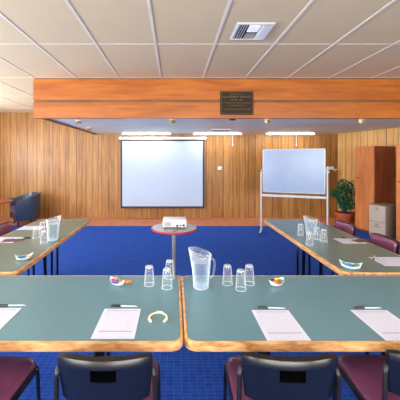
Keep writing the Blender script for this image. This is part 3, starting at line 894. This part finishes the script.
# ------------------------------------------------------------------ plant
p = (4.34, 7.25, 0)
t = thing('potted_plant', 'leafy green plant in a terracotta pot in the far right corner', 'plant', p)
bm = NB(); lathe(bm, [(.16, 0), (.165, .01), (.205, .19), (.235, .195), (.24, .275), (.222, .275), (.215, .24)], 30)
for f in list(bm.faces):
    if len(f.verts) > 6 and f.calc_center_median().z > .2: bm.faces.remove(f)
pot = obj('pot', bm, M['terracotta'], t, 'auto')
bm = NB(); lathe(bm, [(.2, .23), (.214, .25)], 24); obj('soil', bm, M['soil'], pot)
rnd = random.Random(5)
bms = NB(); bml = NB()
lobes = [((-.0, 0, .99), .22, .15), ((-.24, -.02, .76), .10, .09), ((.02, .0, .72), .22, .16), ((.1, -.02, .50), .17, .15), ((.0, 0, .86), .23, .12), ((-.06, 0, .58), .17, .10), ((.0, -.05, .44), .15, .09)]
for k in range(12):
    a = rnd.uniform(0, 2 * PI); L_ = rnd.choice(lobes)
    end = Vector(L_[0]) + Vector((rnd.uniform(-.1, .1), rnd.uniform(-.1, .1), rnd.uniform(-.04, .08)))
    tube(bms, [(.05 * math.cos(a), .05 * math.sin(a), .27), (end.x * .45 + .03 * math.cos(a), end.y * .5, .27 + (end.z - .27) * .55), end], [.009, .007, .004], 6)
for k in range(900):
    c, rx, rz_ = rnd.choice(lobes)
    while True:
        q = Vector((rnd.uniform(-1, 1), rnd.uniform(-1, 1), rnd.uniform(-1, 1)))
        if q.length < 1: break
    c = Vector(c) + Vector((q.x * rx, q.y * rx * .75, q.z * rz_))
    l, w = rnd.uniform(.06, .10), rnd.uniform(.018, .03)
    R_ = Matrix.Rotation(rnd.uniform(0, 2 * PI), 3, 'Z') @ Matrix.Rotation(rnd.uniform(-.3, 1.1), 3, 'Y') @ Matrix.Rotation(rnd.uniform(-.6, .6), 3, 'X')
    pts = [(0, 0, 0), (l * .35, w, .004), (l * .75, w * .6, -.002), (l, 0, -.014), (l * .75, -w * .6, -.002), (l * .35, -w, .004)]
    mid = [(l * .35, 0, -.006), (l * .75, 0, -.010)]
    V = [bml.verts.new(c + R_ @ Vector(q)) for q in pts]; Mv = [bml.verts.new(c + R_ @ Vector(q)) for q in mid]
    bml.faces.new((V[0], V[1], Mv[0])); bml.faces.new((V[1], V[2], Mv[1], Mv[0])); bml.faces.new((V[2], V[3], Mv[1]))
    bml.faces.new((V[3], V[4], Mv[1])); bml.faces.new((V[4], V[5], Mv[0], Mv[1])); bml.faces.new((V[5], V[0], Mv[0]))
obj('stems', bms, M['stem'], t, True)
obj('foliage', bml, M['leaf'], t)

# ------------------------------------------------------------------ wardrobes and filing cabinet (local x towards the camera, y into the wall)
def wardrobe(label, loc, W, D, H, handle_x):
    t = thing('wardrobe', label, 'wardrobe', loc, ar)
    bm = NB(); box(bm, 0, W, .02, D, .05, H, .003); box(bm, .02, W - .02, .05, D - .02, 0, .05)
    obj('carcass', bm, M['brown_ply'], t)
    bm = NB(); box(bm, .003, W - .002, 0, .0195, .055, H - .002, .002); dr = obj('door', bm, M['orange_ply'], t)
    bm = NB()
    tube(bm, [(handle_x, 0, 1.2), (handle_x, -.03, 1.2)], .006, 8); tube(bm, [(handle_x, -.03, 1.2), (handle_x + .07, -.03, 1.2)], .007, 8)
    obj('handle', bm, M['darkgrey'], dr, True)
wardrobe('tall wardrobe with orange door, beside the potted plant', (4.151, 6.536, 0), .455, .6, 1.9, .05)
wardrobe('tall orange-doored wardrobe cut off by the right border, nearer than the filing cabinet', (4.215, 5.41, 0), .6, .6, 1.9, .05)
t = thing('filing_cabinet', 'low grey two-drawer filing cabinet between the two wardrobes', 'filing cabinet', (4.04, 5.915, 0), ar)
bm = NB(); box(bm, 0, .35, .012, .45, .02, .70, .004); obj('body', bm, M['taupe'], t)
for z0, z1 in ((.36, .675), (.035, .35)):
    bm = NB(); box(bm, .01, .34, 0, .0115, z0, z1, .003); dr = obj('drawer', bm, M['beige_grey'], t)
    bm = NB(); box(bm, .11, .24, -.016, 0, z1 - .10, z1 - .085, .003); box(bm, .14, .21, -.004, 0, z1 - .065, z1 - .03)
    obj('handle', bm, M['steel'], dr)

# ------------------------------------------------------------------ tub armchair and side table, far left
t = thing('tub_armchair', 'navy tub armchair against the far wall on the left', 'armchair', (-3.76, 7.18, 0), math.radians(130))
def U(r, f, n=18):      # plan of the tub: straight arms running back into a half round
    out = [(r, f), (r, f * .5)]
    for k in range(n + 1):
        a = -PI * k / n
        out.append((r * math.cos(a), r * math.sin(a) * .95))
    return out + [(-r, f * .5), (-r, f)]
po, pi_ = U(.365, .27), U(.275, .27)
ls = []
for (ox, oy), (ix, iy) in zip(po, pi_):
    g = min(1, max(0, (.27 - oy) / .62))
    top = .62 + .14 * g * g * (3 - 2 * g)
    k = 1 + .07 * g
    ls.append([(ox * .97, oy * .97, .14), (ox, oy, .18), (ox * 1.03, oy * k, top - .03), (ox * 1.01, oy * k, top), (ix * 1.03, iy * k, top), (ix, iy, top - .03), (ix * .98, iy, .14)])
bm = NB(); loops(bm, ls, False, True)
obj('shell', bm, M['navy'], t, 'auto')
bm = NB(); prism(bm, U(.274, .25), .14, .30); obj('seat_base', bm, M['navy'], t, 'auto')
bm = NB(); loops(bm, [[(x * q, y * q, z) for x, y in U(.272, .27)] for q, z in ((.97, .30), (1, .32), (1, .40), (.95, .43), (.6, .44))], False, True); obj('seat_cushion', bm, M['mauve'], t, 'auto')
for a in (45, 135, 225, 315):
    a = math.radians(a); bm = NB()
    tube(bm, [(.25 * math.cos(a), .25 * math.sin(a), .16), (.28 * math.cos(a), .28 * math.sin(a), 0)], [.022, .016], 10)
    obj('leg', bm, M['black'], t, True)
t = thing('side_table', 'red-brown topped side table at the left border, by the tub armchair', 'table', (-4.12, 6.55, 0))
bm = NB(); lathe(bm, [(.37, .628), (.38, .632), (.38, .652), (.375, .654)], 40); obj('tabletop', bm, M['redwood'], t, 'auto')
bm = NB(); lathe(bm, [(.10, .627), (.03, .58), (.03, .04), (.05, .03)], 20); obj('column', bm, M['black_metal'], t, 'auto')
bm = NB(); lathe(bm, [(.22, 0), (.22, .012), (.05, .035)], 30); obj('base', bm, M['black_metal'], t, 'auto')

# ------------------------------------------------------------------ light
def area(name, loc, rot, sx, sy_, power, col):
    l = bpy.data.lights.new(name, 'AREA'); l.shape = 'RECTANGLE'; l.size = sx; l.size_y = sy_; l.energy = power; l.color = col
    o = bpy.data.objects.new(name, l); COL.objects.link(o); o.location = loc; o.rotation_euler = rot
    return o
DAY = (.86, .93, 1)
PW = 1.0
for a, b_, z0, z1 in ops_l:      # fills added at the guessed left windows: one level, one tilted up to brighten ceilings
    area('window_daylight', (XL + .06, YF + (a + b_) / 2, (z0 + z1) / 2), (0, -PI / 2, 0), z1 - z0 - .1, b_ - a - .1, (110 if a < 6 else 120) * PW, DAY)
    area('ground_bounce', (XL + .07, YF + (a + b_) / 2, (z0 + z1) / 2), (0, -PI / 2 - (.75 if a < 6 else .45), 0), z1 - z0 - .3, b_ - a - .1, (200 if a < 6 else 130) * PW, (.98, .98, 1))
for a, b_, z0, z1 in ops_f:      # the same pair of added fills at the guessed windows behind
    area('window_daylight', (XF - (a + b_) / 2, YF + .06, (z0 + z1) / 2), (PI / 2, 0, 0), b_ - a - .1, z1 - z0 - .1, 85 * PW, DAY)
    area('ground_bounce', (XF - (a + b_) / 2, YF + .07, (z0 + z1) / 2), (PI / 2 + .75, 0, 0), b_ - a - .1, z1 - z0 - .3, 230 * PW, (1, .95, .87))
for x in (-2.8, .2, 3.2):  # lamps under the added ceiling panels
    area('ceiling_lamp_light', (x, -.4, HC - .03), (0, 0, 0), .5, 1.1, 30, (1, .93, .82))
for px_ in (146.5, 217.5, 290.5):
    area('batten_light', ((px_ - 174) * 7.5 / 285, 7.5, LC - .06), (0, 0, 0), 1.2, .04, 15, (1, .92, .74))

w = bpy.data.worlds.new('World'); C.world = w; w.use_nodes = True
bg = w.node_tree.nodes['Background']
sky = w.node_tree.nodes.new('ShaderNodeTexSky'); sky.sky_type = 'HOSEK_WILKIE'; sky.turbidity = 4
sky.sun_direction = (-.3, -.5, .8)
w.node_tree.links.new(sky.outputs[0], bg.inputs[0]); bg.inputs[1].default_value = 1.0

# ------------------------------------------------------------------ camera
cam = bpy.data.cameras.new('camera'); co = bpy.data.objects.new('camera', cam); COL.objects.link(co)
co.location = (0, 0, 1.6); co.rotation_euler = (PI / 2, 0, 0)
cam.sensor_width = 36; cam.lens = 285 / 400 * 36; cam.shift_x = .065; cam.shift_y = -.1
C.camera = co
C.cycles.transparent_max_bounces = 32
vs = C.view_settings; vs.view_transform = 'Standard'; vs.look = 'None'; vs.gamma = 1; vs.use_curve_mapping = False
vs.exposure = -0.58
